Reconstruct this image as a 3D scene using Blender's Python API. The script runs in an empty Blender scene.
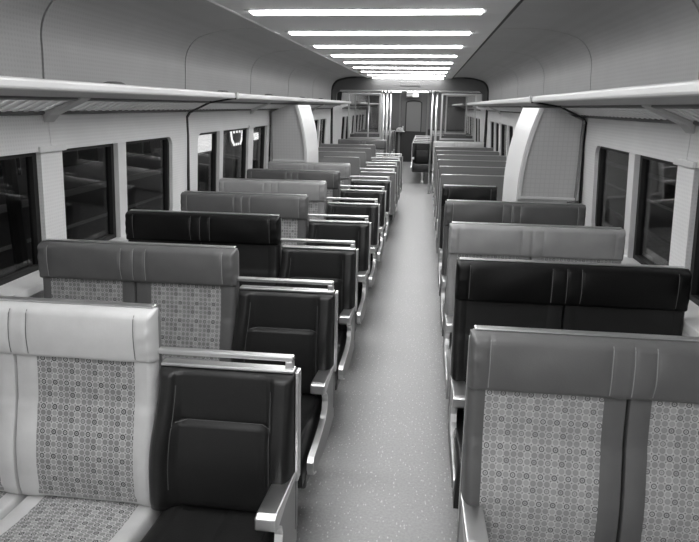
import bpy, bmesh, math, random
from mathutils import Vector, Matrix

random.seed(7)
S = bpy.context.scene
COL = S.collection
PI = math.pi

# ------------------------------------------------------------------ camera
cam_d = bpy.data.cameras.new('camera')
cam_d.sensor_fit = 'HORIZONTAL'
cam_d.sensor_width = 36.0
cam_d.lens = 31.263
cam_d.clip_start = 0.05
cam_d.clip_end = 200
cam = bpy.data.objects.new('camera', cam_d)
COL.objects.link(cam)
r = Vector((0.99243323, 0.12209218, 0.0130305))
u = Vector((-0.04452885, 0.25897937, 0.96485588))
f = Vector((-0.11442672, 0.95813526, -0.26245636))
cam.matrix_world = Matrix(((r.x, u.x, -f.x, 0), (r.y, u.y, -f.y, 0), (r.z, u.z, -f.z, 1.66), (0, 0, 0, 1)))
S.camera = cam

# ------------------------------------------------------------------ world, exposure
w = bpy.data.worlds.new('night')
S.world = w
w.use_nodes = True
w.node_tree.nodes['Background'].inputs[0].default_value = (0.012, 0.012, 0.012, 1)
w.node_tree.nodes['Background'].inputs[1].default_value = 1.0
S.view_settings.view_transform = 'Standard'
S.view_settings.look = 'None'
S.view_settings.exposure = 0.0
S.view_settings.gamma = 1.0
S.view_settings.use_curve_mapping = False
try:
    S.cycles.use_denoising = True
    S.cycles.max_bounces = 8
    S.cycles.transparent_max_bounces = 12
    S.cycles.sample_clamp_indirect = 8.0
    S.cycles.caustics_reflective = False
    S.cycles.caustics_refractive = False
except Exception:
    pass
LAMP = 20.0          # radiance of the ceiling fluorescents

# ------------------------------------------------------------------ materials
def lin(v):
    v = v / 255.0
    return v / 12.92 if v <= 0.04045 else ((v + 0.055) / 1.055) ** 2.4

def mat(name, g, rough=0.5, metal=0.0, spec=0.5, bump=None, emit=None, var=None):
    """g is a grey albedo (linear).  bump = (scale, strength); var = (scale, amount) albedo mottling"""
    m = bpy.data.materials.new(name)
    m.use_nodes = True
    nt = m.node_tree
    b = nt.nodes['Principled BSDF']
    b.inputs['Base Color'].default_value = (g, g, g, 1)
    b.inputs['Roughness'].default_value = rough
    b.inputs['Metallic'].default_value = metal
    b.inputs['Specular IOR Level'].default_value = spec
    if emit:
        b.inputs['Emission Color'].default_value = (1, 1, 1, 1)
        b.inputs['Emission Strength'].default_value = emit
    tc = nt.nodes.new('ShaderNodeTexCoord')
    if var:
        n = nt.nodes.new('ShaderNodeTexNoise')
        n.inputs['Scale'].default_value = var[0]
        n.inputs['Detail'].default_value = 5
        nt.links.new(tc.outputs['Object'], n.inputs['Vector'])
        mr = nt.nodes.new('ShaderNodeMapRange')
        mr.inputs['From Min'].default_value = 0.25
        mr.inputs['From Max'].default_value = 0.75
        mr.inputs['To Min'].default_value = max(0, g * (1 - var[1]))
        mr.inputs['To Max'].default_value = g * (1 + var[1])
        nt.links.new(n.outputs['Fac'], mr.inputs['Value'])
        nt.links.new(mr.outputs[0], b.inputs['Base Color'])
    if bump:
        n = nt.nodes.new('ShaderNodeTexNoise')
        n.inputs['Scale'].default_value = bump[0]
        n.inputs['Detail'].default_value = 3
        nt.links.new(tc.outputs['Object'], n.inputs['Vector'])
        bp = nt.nodes.new('ShaderNodeBump')
        bp.inputs['Strength'].default_value = bump[1]
        bp.inputs['Distance'].default_value = 0.004
        nt.links.new(n.outputs['Fac'], bp.inputs['Height'])
        nt.links.new(bp.outputs[0], b.inputs['Normal'])
    return m

class NB:
    """tiny node-graph helper"""
    def __init__(self, nt): self.nt = nt
    def m(self, op, a, b=None, c=None):
        n = self.nt.nodes.new('ShaderNodeMath'); n.operation = op
        for i, v in enumerate((a, b, c)):
            if v is None: continue
            if isinstance(v, (int, float)): n.inputs[i].default_value = v
            else: self.nt.links.new(v, n.inputs[i])
        return n.outputs[0]

def fabric_mat(name, lo, hi, cell=0.0195):
    m = bpy.data.materials.new(name); m.use_nodes = True
    nt = m.node_tree; b = nt.nodes['Principled BSDF']; q = NB(nt)
    b.inputs['Roughness'].default_value = 0.85
    b.inputs['Specular IOR Level'].default_value = 0.2
    uv = nt.nodes.new('ShaderNodeUVMap'); uv.uv_map = 'UVMap'
    sp = nt.nodes.new('ShaderNodeSeparateXYZ'); nt.links.new(uv.outputs[0], sp.inputs[0])
    x = q.m('MULTIPLY', sp.outputs[0], 1 / cell); y = q.m('MULTIPLY', sp.outputs[1], 1 / cell)
    fx = q.m('SUBTRACT', q.m('FRACT', x), 0.5); fy = q.m('SUBTRACT', q.m('FRACT', y), 0.5)
    d = q.m('SQRT', q.m('ADD', q.m('MULTIPLY', fx, fx), q.m('MULTIPLY', fy, fy)))
    ix = q.m('FLOORED_MODULO', q.m('FLOOR', x), 4); iy = q.m('FLOORED_MODULO', q.m('FLOOR', y), 4)
    cb = nt.nodes.new('ShaderNodeCombineXYZ'); nt.links.new(ix, cb.inputs[0]); nt.links.new(iy, cb.inputs[1])
    wn = nt.nodes.new('ShaderNodeTexWhiteNoise'); wn.noise_dimensions = '3D'; nt.links.new(cb.outputs[0], wn.inputs['Vector'])
    rnd = wn.outputs['Value']
    
    rim = q.m('LESS_THAN', q.m('ABSOLUTE', q.m('SUBTRACT', d, 0.46)), 0.05)
    ring = q.m('LESS_THAN', q.m('ABSOLUTE', q.m('SUBTRACT', d, 0.33)), 0.075)
    px_ = q.m('LESS_THAN', q.m('FLOORED_MODULO', ix, 2), 0.5); r0 = q.m('LESS_THAN', iy, 0.5)
    r2_ = q.m('LESS_THAN', q.m('ABSOLUTE', q.m('SUBTRACT', iy, 2)), 0.5)
    strong = q.m('ADD', q.m('MULTIPLY', px_, r0), q.m('MULTIPLY', q.m('MULTIPLY', q.m('SUBTRACT', 1.0, px_), r2_), 0.55))
    core = q.m('LESS_THAN', d, 0.13)
    halo = q.m('MULTIPLY', q.m('LESS_THAN', d, 0.26), strong)
    outside = q.m('GREATER_THAN', d, 0.51)
    star = q.m('GREATER_THAN', d, 0.62)
    t = q.m('ADD', 0.30, q.m('MULTIPLY', rnd, 0.30))
    t = q.m('ADD', t, q.m('MULTIPLY', rim, 0.30))
    t = q.m('ADD', t, q.m('MULTIPLY', halo, 0.28))
    t = q.m('SUBTRACT', t, q.m('MULTIPLY', ring, q.m('ADD', q.m('MULTIPLY', strong, 0.42), 0.05)))
    t = q.m('SUBTRACT', t, q.m('MULTIPLY', core, q.m('MULTIPLY', strong, 0.45)))
    t = q.m('ADD', t, q.m('MULTIPLY', outside, 0.38))
    t = q.m('SUBTRACT', t, q.m('MULTIPLY', star, 0.85))
    mr = nt.nodes.new('ShaderNodeMapRange')
    mr.inputs['To Min'].default_value = lo; mr.inputs['To Max'].default_value = hi
    nt.links.new(t, mr.inputs['Value']); nt.links.new(mr.outputs[0], b.inputs['Base Color'])
    nz = nt.nodes.new('ShaderNodeTexNoise'); nz.inputs['Scale'].default_value = 900
    bp = nt.nodes.new('ShaderNodeBump'); bp.inputs['Strength'].default_value = 0.15; bp.inputs['Distance'].default_value = 0.001
    nt.links.new(nz.outputs['Fac'], bp.inputs['Height']); nt.links.new(bp.outputs[0], b.inputs['Normal'])
    return m

def dots_mat(name, g, amount, cell, rough=0.5, lines=False):
    """laminate with a fine regular printed pattern (object space)"""
    m = mat(name, g, rough, var=(3.0, 0.05))
    nt = m.node_tree; q = NB(nt); b = nt.nodes['Principled BSDF']
    tc = [n for n in nt.nodes if n.type == 'TEX_COORD'][0]
    sp = nt.nodes.new('ShaderNodeSeparateXYZ'); nt.links.new(tc.outputs['Object'], sp.inputs[0])
    fy = q.m('SUBTRACT', q.m('FRACT', q.m('MULTIPLY', q.m('ADD', sp.outputs[1], sp.outputs[0]), 1 / cell)), 0.5)
    fz = q.m('SUBTRACT', q.m('FRACT', q.m('MULTIPLY', sp.outputs[2], 1 / cell)), 0.5)
    if lines:
        k = q.m('MAXIMUM', q.m('GREATER_THAN', q.m('ABSOLUTE', fy), 0.42), q.m('GREATER_THAN', q.m('ABSOLUTE', fz), 0.42))
    else:
        k = q.m('LESS_THAN', q.m('SQRT', q.m('ADD', q.m('MULTIPLY', fy, fy), q.m('MULTIPLY', fz, fz))), 0.3)
    old = b.inputs['Base Color'].links[0].from_socket
    res = q.m('MULTIPLY', old, q.m('SUBTRACT', 1.0, q.m('MULTIPLY', k, amount)))
    nt.links.new(res, b.inputs['Base Color'])
    return m

def floor_mat():
    m = bpy.data.materials.new('speckled_vinyl_floor'); m.use_nodes = True
    nt = m.node_tree; b = nt.nodes['Principled BSDF']; q = NB(nt)
    tc = nt.nodes.new('ShaderNodeTexCoord')
    n1 = nt.nodes.new('ShaderNodeTexNoise'); n1.inputs['Scale'].default_value = 90; n1.inputs['Detail'].default_value = 6
    nt.links.new(tc.outputs['Object'], n1.inputs['Vector'])
    mp = nt.nodes.new('ShaderNodeMapping'); mp.inputs['Scale'].default_value = (75, 26, 1); mp.inputs['Rotation'].default_value = (0, 0, 0.35)
    nt.links.new(tc.outputs['Object'], mp.inputs['Vector'])
    v = nt.nodes.new('ShaderNodeTexVoronoi'); v.inputs['Scale'].default_value = 1.0; nt.links.new(mp.outputs[0], v.inputs['Vector'])
    fl = q.m('LESS_THAN', v.outputs['Distance'], q.m('MULTIPLY', n1.outputs['Fac'], 0.36))
    n2 = nt.nodes.new('ShaderNodeTexNoise'); n2.inputs['Scale'].default_value = 1.6; n2.inputs['Detail'].default_value = 4
    nt.links.new(tc.outputs['Object'], n2.inputs['Vector'])
    g = q.m('ADD', q.m('MULTIPLY', q.m('SUBTRACT', n1.outputs['Fac'], 0.5), 0.22), 0.345)
    g = q.m('ADD', g, q.m('MULTIPLY', q.m('SUBTRACT', n2.outputs['Fac'], 0.5), 0.10))
    g = q.m('ADD', g, q.m('MULTIPLY', fl, 0.22))
    nt.links.new(g, b.inputs['Base Color'])
    rr = q.m('ADD', 0.30, q.m('MULTIPLY', n2.outputs['Fac'], 0.14))
    nt.links.new(rr, b.inputs['Roughness'])
    bp = nt.nodes.new('ShaderNodeBump'); bp.inputs['Strength'].default_value = 0.12; bp.inputs['Distance'].default_value = 0.002
    nt.links.new(n1.outputs['Fac'], bp.inputs['Height']); nt.links.new(bp.outputs[0], b.inputs['Normal'])
    return m

def glass_mat(name, tint=0.75, ior=1.5):
    m = bpy.data.materials.new(name); m.use_nodes = True
    nt = m.node_tree
    for n in list(nt.nodes): nt.nodes.remove(n)
    o = nt.nodes.new('ShaderNodeOutputMaterial'); mx = nt.nodes.new('ShaderNodeMixShader')
    t = nt.nodes.new('ShaderNodeBsdfTransparent'); t.inputs[0].default_value = (tint, tint, tint, 1)
    g = nt.nodes.new('ShaderNodeBsdfGlossy'); g.inputs['Roughness'].default_value = 0.02
    lw = nt.nodes.new('ShaderNodeLayerWeight'); lw.inputs['Blend'].default_value = 0.5
    q = NB(nt); f0 = ((ior - 1) / (ior + 1)) ** 2      # Schlick, the same from both sides of the pane
    fr = q.m('ADD', f0, q.m('MULTIPLY', 1 - f0, q.m('POWER', lw.outputs['Facing'], 5.0)))
    nt.links.new(fr, mx.inputs[0]); nt.links.new(t.outputs[0], mx.inputs[1]); nt.links.new(g.outputs[0], mx.inputs[2])
    nt.links.new(mx.outputs[0], o.inputs[0])
    return m

def vinyl(name, g, rough=0.38, spec=0.45):
    return mat(name, g, rough, spec=spec, bump=(160, 0.10), var=(9, 0.10))

M = {
    'floor': floor_mat(),
    'ceiling': mat('ceiling_panel_paint', 0.88, 0.55, var=(2, 0.04)),
    'cove': dots_mat('cove_laminate', 0.46, 0.08, 0.022, 0.5),
    'wall': dots_mat('wall_laminate', 0.82, 0.08, 0.018, 0.5),
    'locker': dots_mat('locker_laminate', 0.52, 0.09, 0.034, 0.5, lines=True),
    'white': mat('white_enamel', 0.90, 0.35),
    'trim': mat('pale_trim', 0.74, 0.4),
    'dark': mat('dark_seam', 0.015, 0.6),
    'rubber': mat('black_rubber', 0.012, 0.55),
    'header': mat('bulkhead_paint', 0.09, 0.4),
    'endwall': mat('end_wall_paint', 0.16, 0.45),
    'enddark': mat('end_wall_dark', 0.035, 0.4),
    'plate': mat('plate_grey', 0.22, 0.4),
    'alu': mat('brushed_aluminium', 0.78, 0.32, 1.0, bump=(200, 0.03)),
    'steel': mat('stainless_steel', 0.66, 0.36, 1.0),
    'lip': mat('rack_lip_metal', 0.74, 0.42, 0.25),
    'rack': mat('rack_painted_metal', 0.55, 0.4),
    'rackdark': mat('rack_dark_metal', 0.14, 0.5),
    'shell': mat('seat_shell_grey', 0.23, 0.45, bump=(300, 0.05)),
    'frame': mat('seat_frame_dark', 0.06, 0.4),
    'end': mat('seat_end_panel', 0.30, 0.4),
    'lamp': mat('fluorescent_diffuser', 0.8, 0.5, emit=LAMP),
    'glass': glass_mat('window_glass', 0.8),
    'clear': glass_mat('windscreen_glass', 0.9),
    'v_pale': vinyl('pale_vinyl', 0.60, 0.42),
    'v_light': vinyl('light_grey_vinyl', 0.30),
    'v_mid': vinyl('mid_grey_vinyl', 0.125),
    'v_mid2': vinyl('slate_grey_vinyl', 0.095),
    'v_dark': vinyl('dark_vinyl', 0.018, 0.38, 0.35),
    'v_black': vinyl('black_vinyl', 0.006, 0.42, 0.22),
    'seam': mat('seam_thread', 0.30, 0.6),
    'seamdark': mat('seam_thread_dark', 0.10, 0.6),
    'fab': fabric_mat('ring_pattern_fabric', 0.035, 0.60),
    'fab_mid': fabric_mat('ring_pattern_fabric_light', 0.14, 0.60),
    'night': mat('night_ground', 0.03, 0.8, var=(0.8, 0.5)),
    'car': mat('parked_car_side', 0.20, 0.4, 0.4),
    'carlight': mat('parked_car_band', 0.45, 0.5),
    'cardark': mat('parked_car_window', 0.01, 0.15),
    'litwin': mat('lit_sign_face', 0.8, 0.5, emit=1.5),
    'yard_fill': mat('yard_fill_face', 0.8, 0.5, emit=70.0),  # glow of the added lamps that brighten the yard
    'bulb': mat('yard_bulb', 0.8, 0.5, emit=2.2),
    'sign': mat('lit_destination_panel', 0.8, 0.5, emit=1.1),
}

# ------------------------------------------------------------------ mesh helpers
def me_from(name, verts, faces, smooth=False, uvs=None):
    me = bpy.data.meshes.new(name)
    me.from_pydata(verts, [], faces)
    if uvs:
        l = me.uv_layers.new(name='UVMap')
        for lp in me.loops: l.data[lp.index].uv = uvs[lp.vertex_index]
    if smooth: me.polygons.foreach_set('use_smooth', [True] * len(me.polygons))
    me.update()
    return me

def put(name, me, m=None, parent=None, loc=None):
    o = bpy.data.objects.new(name, me)
    COL.objects.link(o)
    if m is not None:
        if not me.materials: me.materials.append(m)
        if me.materials[0] is not m:
            o.material_slots[0].link = 'OBJECT'; o.material_slots[0].material = m
    if parent is not None: o.parent = parent
    if loc is not None: o.location = loc
    return o

class MB:
    """collects boxes, tubes and prisms into one mesh"""
    def __init__(self): self.v = []; self.f = []
    def add(self, vs, fs):
        n = len(self.v); self.v += [tuple(p) for p in vs]; self.f += [tuple(i + n for i in q) for q in fs]; return self
    def box(self, x0, x1, y0, y1, z0, z1, fn=None):
        vs = [(x, y, z) for z in (z0, z1) for y in (y0, y1) for x in (x0, x1)]
        if fn: vs = [fn(*p) for p in vs]
        return self.add(vs, [(0, 2, 3, 1), (4, 5, 7, 6), (0, 1, 5, 4), (1, 3, 7, 5), (3, 2, 6, 7), (2, 0, 4, 6)])
    def prism(self, poly, axis, a, b, fn=None):
        """poly in the two other axes (order: x:(y,z) y:(x,z) z:(x,y)) extruded a..b"""
        def P(p, t):
            q = {'x': (t, p[0], p[1]), 'y': (p[0], t, p[1]), 'z': (p[0], p[1], t)}[axis]
            return fn(*q) if fn else q
        n = len(poly)
        vs = [P(p, a) for p in poly] + [P(p, b) for p in poly]
        fs = [tuple(range(n - 1, -1, -1)), tuple(range(n, 2 * n))] + [(i, (i + 1) % n, n + (i + 1) % n, n + i) for i in range(n)]
        return self.add(vs, fs)
    def strip(self, prof, a, b, th, closed=False):
        """profile (x,z) swept along y with thickness th normal to it"""
        n = len(prof); off = []
        for i, p in enumerate(prof):
            q0 = prof[max(0, i - 1)]; q1 = prof[min(n - 1, i + 1)]
            dx, dz = q1[0] - q0[0], q1[1] - q0[1]; L = math.hypot(dx, dz) or 1
            off.append((p[0] - dz / L * th, p[1] + dx / L * th))
        return self.prism(list(prof) + off[::-1], 'y', a, b)
    def tube(self, pts, rad, seg=8, caps=True):
        pts = [Vector(p) for p in pts]; n0 = len(self.v); rings = []
        for i, p in enumerate(pts):
            t = (pts[min(i + 1, len(pts) - 1)] - pts[max(i - 1, 0)]).normalized()
            a = t.orthogonal().normalized() if i == 0 else (self._a - t * self._a.dot(t)).normalized()
            self._a = a; b = t.cross(a)
            rr = rad[i] if isinstance(rad, (list, tuple)) else rad
            rings.append([p + a * (rr * math.cos(2 * PI * k / seg)) + b * (rr * math.sin(2 * PI * k / seg)) for k in range(seg)])
        vs = [tuple(q) for rg in rings for q in rg]; fs = []
        for i in range(len(pts) - 1):
            for k in range(seg):
                fs.append((i * seg + k, i * seg + (k + 1) % seg, (i + 1) * seg + (k + 1) % seg, (i + 1) * seg + k))
        if caps:
            fs.append(tuple(range(seg - 1, -1, -1))); fs.append(tuple((len(pts) - 1) * seg + k for k in range(seg)))
        return self.add(vs, fs)
    def mesh(self, name, bevel=0.0, seg=2, smooth=False, flip=False):
        me = bpy.data.meshes.new(name)
        me.from_pydata(self.v, [], self.f)
        bm = bmesh.new(); bm.from_mesh(me)
        bmesh.ops.recalc_face_normals(bm, faces=bm.faces)
        if bevel:
            es = [e for e in bm.edges if len(e.link_faces) == 2 and e.calc_face_angle(0) > 0.6]
            bmesh.ops.bevel(bm, geom=es, offset=bevel, segments=seg, profile=0.5, affect='EDGES', clamp_overlap=True)
        bm.to_mesh(me); bm.free()
        if smooth: me.polygons.foreach_set('use_smooth', [True] * len(me.polygons))
        return me
    def build(self, name, m, parent=None, bevel=0.0, smooth=False, loc=None, seg=2):
        return put(name, self.mesh(name, bevel, seg, smooth), m, parent, loc)

def empty(name, loc=(0, 0, 0), rz=0.0):
    o = bpy.data.objects.new(name, None); COL.objects.link(o)
    o.location = loc; o.rotation_euler = (0, 0, rz); o.empty_display_size = 0.1
    return o
def tag(o, label, cat, group=None):
    o['label'] = label; o['category'] = cat
    if group: o['group'] = group
    return o
def struct(o, label=None):
    o['kind'] = 'structure'
    if label: o['label'] = label
    return o
def stuff(o):
    o['kind'] = 'stuff'; return o

# ------------------------------------------------------------------ car shell
CX = -0.35                       # centre line of the car
def X(s, h): return CX + s * h   # s = -1 left wall, +1 right wall, h = distance from the centre line
YB, YE = -1.9, 19.25             # wall behind the camera, end wall
YP, YQ = 12.08, 13.62            # partition in front of / behind the vestibule
J0, JP = 2.88, 1.80              # wall panel joints
WZ0, WZ1 = 0.84, 1.425           # window opening
def lean(z): return max(0.0, WZ1 - max(z, 0.5)) * 0.06

fl = MB().box(X(-1, 1.56), X(1, 1.56), YB, YE, -0.06, 0).build('floor', M['floor'])
struct(fl, 'pale grey speckled vinyl floor of the aisle')

WIN = []      # (y0, y1, rounded end: -1 low y, 1 high y, 0 none)
for n in range(-1, 6):
    e = J0 + 2 * JP * n
    for a, b, c in ((0.09, 0.67, 0), (0.77, 1.50, 1), (2.02, 2.56, -1), (2.66, 3.51, 0)):
        y0, y1 = e + a, e + b
        if y0 > YB + 0.1 and y1 < YE - 0.15 and not (YP - 0.02 < y1 and y0 < YQ + 0.02): WIN.append((y0, y1, c))
wn = 0
def build_side(s, nm):
    global wn
    root = struct(empty('wall_' + nm), 'pale patterned side wall with windows, on the %s' % nm)
    def W(h, y, z): return (X(s, h + lean(z)), y, z)
    def slab(y0, y1, z0, z1, h0=1.5, h1=1.56, mb=None):
        mb = mb or MB()
        return mb.box(0, 1, y0, y1, z0, z1, lambda x, y, z: W(h0 if x < 0.5 else h1, y, z))
    edges = [J0 + JP * k for k in range(-3, 12)]
    edges = [YB] + [e for e in edges if YB + 0.05 < e < YE - 0.1] + [YE]
    g = 0.003
    for a, b in zip(edges[:-1], edges[1:]):
        slab(a + g, b - g, 0.0, WZ0).build('lower_panel', M['wall'], root, 0.002)
        slab(a + g, b - g, WZ1, 1.70).build('upper_panel', M['wall'], root, 0.002)
    # backing behind the joints
    slab(YB, YE, 0.0, WZ0 - 0.05, 1.555, 1.58).build('backing', M['dark'], root)
    slab(YB, YE, WZ1 + 0.02, 1.75, 1.555, 1.58).build('backing', M['dark'], root)
    # piers between windows
    ws = sorted(WIN); prev = YB
    for k, (a, b, c) in enumerate(ws + [(YE, YE, 0)]):
        wd = a - prev
        if wd > 0.005:
            pm = slab(prev, a, WZ0, WZ1, 1.5 if wd > 0.12 else 1.495)
            rr = 0.07
            if k > 0 and ws[k - 1][2] == 1: corner_fill(pm, W, prev, 1, rr)
            if k < len(ws) and c == -1: corner_fill(pm, W, a, -1, rr)
            pm.build('window_pier', M['trim'] if wd < 0.12 else M['wall'], root, 0.002)
            if 0.12 < wd < 0.25:   # little cap moulding over a narrow pier
                slab(prev - 0.02, a + 0.02, WZ1 - 0.005, WZ1 + 0.025, 1.485, 1.5).build('pier_cap', M['trim'], root, 0.004)
        prev = b
    # sill ledge
    MB().prism([(X(s, 1.50 + lean(WZ0)), WZ0 + 0.004), (X(s, 1.435), WZ0 - 0.012), (X(s, 1.43), WZ0 - 0.05), (X(s, 1.52), WZ0 - 0.05)],
               'y', YB, YE).build('window_sill', M['trim'], root, 0.004)
    # windows
    for (a, b, c) in ws:
        wn += 1
        wr = struct(empty('window_%d' % wn, W(1.53, (a + b) / 2, WZ0)), 'dark night window in the %s wall' % nm)
        ox, oy, oz = wr.location
        def L(x, y, z): return (x - ox, y - oy, z - oz)
        def bar(mb, y0, y1, z0, z1, h0, h1):
            return mb.box(0, 1, y0, y1, z0, z1, lambda x, y, z: L(*W(h0 if x < 0.5 else h1, y, z)))
        mb = MB(); t = 0.032
        bar(mb, a, a + t, WZ0, WZ1, 1.525, 1.56); bar(mb, b - t, b, WZ0, WZ1, 1.525, 1.56)
        bar(mb, a + t, b - t, WZ0, WZ0 + t * 0.8, 1.525, 1.56); bar(mb, a + t, b - t, WZ1 - t * 0.6, WZ1, 1.525, 1.56)
        mb.build('gasket', M['rubber'], wr)
        bar(MB(), a + 0.01, b - 0.01, WZ0 + 0.01, WZ1 - 0.01, 1.545, 1.549).build('pane', M['glass'], wr)
    return root

def corner_fill(mb, W, y, d, rr):
    """fillet a pier's two corners at edge y (d=+1: the window lies at lower y)"""
    for top in (True, False):
        zc = WZ1 if top else WZ0; sg = -1 if top else 1
        pts = [(y, zc)]
        for i in range(7):
            t = i / 6 * PI / 2
            pts.append((y - d * (rr - rr * math.sin(t)), zc + sg * (rr - rr * math.cos(t))))
        n = len(pts)
        vs = [W(1.5, *p) for p in pts] + [W(1.56, *p) for p in pts]
        mb.add(vs, [tuple(range(n)), tuple(range(2 * n - 1, n - 1, -1))] + [(i, (i + 1) % n, n + (i + 1) % n, n + i) for i in range(n)])

build_side(-1, 'left'); build_side(1, 'right')

# end walls
struct(MB().box(X(-1, 1.56), X(1, 1.56), YB - 0.05, YB, 0, 2.3).build('wall_back', M['wall']))
ew = struct(empty('wall_end', (0, YE, 0)), 'grey end wall with the end door')
DX0, DX1 = -0.78, 0.0
MB().box(X(-1, 1.56), DX0, 0, 0.05, 0, 2.3).build('end_panel', M['endwall'], ew)
MB().box(DX1, X(1, 1.56), 0, 0.05, 0, 2.3).build('end_panel', M['endwall'], ew)
MB().box(DX0, DX1, 0, 0.05, 2.02, 2.3).build('end_panel', M['endwall'], ew)
MB().box(X(-1, 1.45), DX0 - 0.06, -0.03, 0, 0.0, 1.0).build('lower_panel', M['enddark'], ew, 0.004)
MB().box(DX1 + 0.06, X(1, 1.45), -0.03, 0, 0.0, 1.0).build('lower_panel', M['enddark'], ew, 0.004)
mb = MB()
mb.box(DX0 - 0.06, DX0, -0.03, 0.04, 0, 2.06); mb.box(DX1, DX1 + 0.06, -0.03, 0.04, 0, 2.06); mb.box(DX0, DX1, -0.03, 0.04, 2.0, 2.06)
mb.build('door_surround', M['plate'], ew, 0.006)
dr = struct(empty('door_1', ((DX0 + DX1) / 2, YE, 0)), 'grey end door with arch-topped window')
hw = (DX1 - DX0) / 2 - 0.005
ww, wz0, wz1 = 0.235, 0.92, 1.83
arc = [(ww * math.cos(PI * i / 10), wz1 - 0.06 + 0.06 * math.sin(PI * i / 10)) for i in range(11)]
mb = MB()
mb.box(-hw, -ww, 0.005, 0.045, 0, 2.0); mb.box(ww, hw, 0.005, 0.045, 0, 2.0); mb.box(-ww, ww, 0.005, 0.045, wz1, 2.0)
mb.build('door_leaf', M['endwall'], dr, 0.002)
MB().box(-hw, hw, 0.002, 0.046, 0, wz0).build('door_lower_leaf', M['enddark'], dr, 0.002)
loop = [(-ww, 0.0, wz0)] + [(p[0], 0.0, p[1]) for p in arc[::-1]] + [(ww, 0.0, wz0), (-ww, 0.0, wz0)]
MB().tube(loop, 0.013, 6).build('window_gasket', M['rubber'], dr)
MB().box(-ww, ww, 0.02, 0.026, wz0, wz1).build('pane', M['plate'], dr)
MB().box(-hw + 0.05, -hw + 0.09, -0.03, 0.01, 0.98, 1.08).build('door_handle', M['steel'], dr, 0.008)

# ------------------------------------------------------------------ ceiling
ce = struct(empty('ceiling'), 'grey panelled ceiling with curved coves')
ZC = 2.18
LY0, LS, LW = 3.615, 1.031, 0.20
LX0, LX1 = -1.03, 0.281
cove = [(1.505, 1.70), (1.492, 1.88), (1.488, 1.96), (1.475, 2.02), (1.450, 2.07), (1.405, 2.120), (1.33, 2.156), (1.18, 2.190), (1.02, 2.203), (0.80, 2.196)]
def fine(pr, n=5):
    out = []
    for i in range(len(pr) - 1):
        p0, p1, p2, p3 = pr[max(i - 1, 0)], pr[i], pr[i + 1], pr[min(i + 2, len(pr) - 1)]
        for j in range(n):
            t = j / n
            out.append(tuple(0.5 * (2 * b + (c - a) * t + (2 * a - 5 * b + 4 * c - d) * t * t + (3 * b - a - 3 * c + d) * t ** 3)
                             for a, b, c, d in zip(p0, p1, p2, p3)))
    return out + [pr[-1]]
coveF = fine(cove)
edges = [J0 + JP * k for k in range(-3, 12)]
edges = [YB] + [e for e in edges if YB + 0.05 < e < YP - 0.3] + [YP]
edges2 = [YQ] + [J0 + JP * k for k in range(7, 12) if J0 + JP * k < YE - 0.1] + [YE]
def sweep(s, prof, a, b, th):
    return MB().strip([(X(s, h), z) for h, z in prof], a, b, -th * s)
for s in (-1, 1):
    for ed in (edges, edges2):
        for a, b in zip(ed[:-1], ed[1:]):
            sweep(s, coveF, a + 0.008, b - 0.008, 0.014).build('cove_panel', M['cove'], ce)
        sweep(s, [(h + 0.012, z + 0.012) for h, z in cove], ed[0], ed[-1], 0.01).build('cove_backing', M['dark'], ce)
        # crease strip where the dropped centre meets the cove
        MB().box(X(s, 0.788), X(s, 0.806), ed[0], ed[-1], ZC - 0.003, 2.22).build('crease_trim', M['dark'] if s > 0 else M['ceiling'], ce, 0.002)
LIGHTS = [LY0 + LS * k for k in range(-5, 9)]
FAR_LIGHTS = [14.0 + LS * k for k in range(0, 5)]
for Ls, ya, yb in ((LIGHTS, YB, YP), (FAR_LIGHTS, YQ, YE)):
    cuts = [ya] + [v for y in Ls for v in (y, y + LW)] + [yb]
    for i in range(0, len(cuts), 2):
        MB().box(X(-1, 0.79), X(1, 0.79), cuts[i] + 0.002, cuts[i + 1] - 0.002, ZC, ZC + 0.03).build('ceiling_panel', M['ceiling'], ce, 0.002)
    for y in Ls:
        MB().box(X(-1, 0.79), LX0 - 0.03, y, y + LW, ZC + 0.001, ZC + 0.03).build('ceiling_panel', M['ceiling'], ce, 0.002)
        MB().box(LX1 + 0.03, X(1, 0.79), y, y + LW, ZC + 0.001, ZC + 0.03).build('ceiling_panel', M['ceiling'], ce, 0.002)
MB().box(X(-1, 1.6), X(1, 1.6), YB, YE, 2.27, 2.30).build('roof', M['dark'], ce)

ORD = ['first', 'second', 'third', 'fourth', 'fifth', 'sixth', 'seventh', 'eighth', 'ninth', 'tenth', 'eleventh', 'twelfth']
def ceiling_light(y, label, group):
    t = tag(empty('ceiling_light', ((LX0 + LX1) / 2, y + LW / 2, ZC)), label, 'ceiling light', group)
    hx, hy = (LX1 - LX0) / 2, LW / 2
    lens = [(-0.072, 0.010)] + [(0.072 * math.sin(a), -0.013 * math.cos(a) ** 0.7) for a in [(-1 + i / 6) * PI / 2 + 1e-6 for i in range(1, 12)]] + [(0.072, 0.010)]
    MB().prism(lens, 'x', -hx, hx).build('diffuser', M['lamp'], t)
    for sx in (-1, 1):
        MB().box(min(sx * hx, sx * (hx + 0.028)), max(sx * hx, sx * (hx + 0.028)), -hy, hy, -0.003, 0.02).build('end_cap', M['trim'], t, 0.003)
    for sy in (-1, 1):
        MB().box(-hx, hx, min(sy * hy, sy * 0.073), max(sy * hy, sy * 0.073), -0.002, 0.02).build('side_rail', M['trim'], t, 0.002)
    return t
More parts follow.
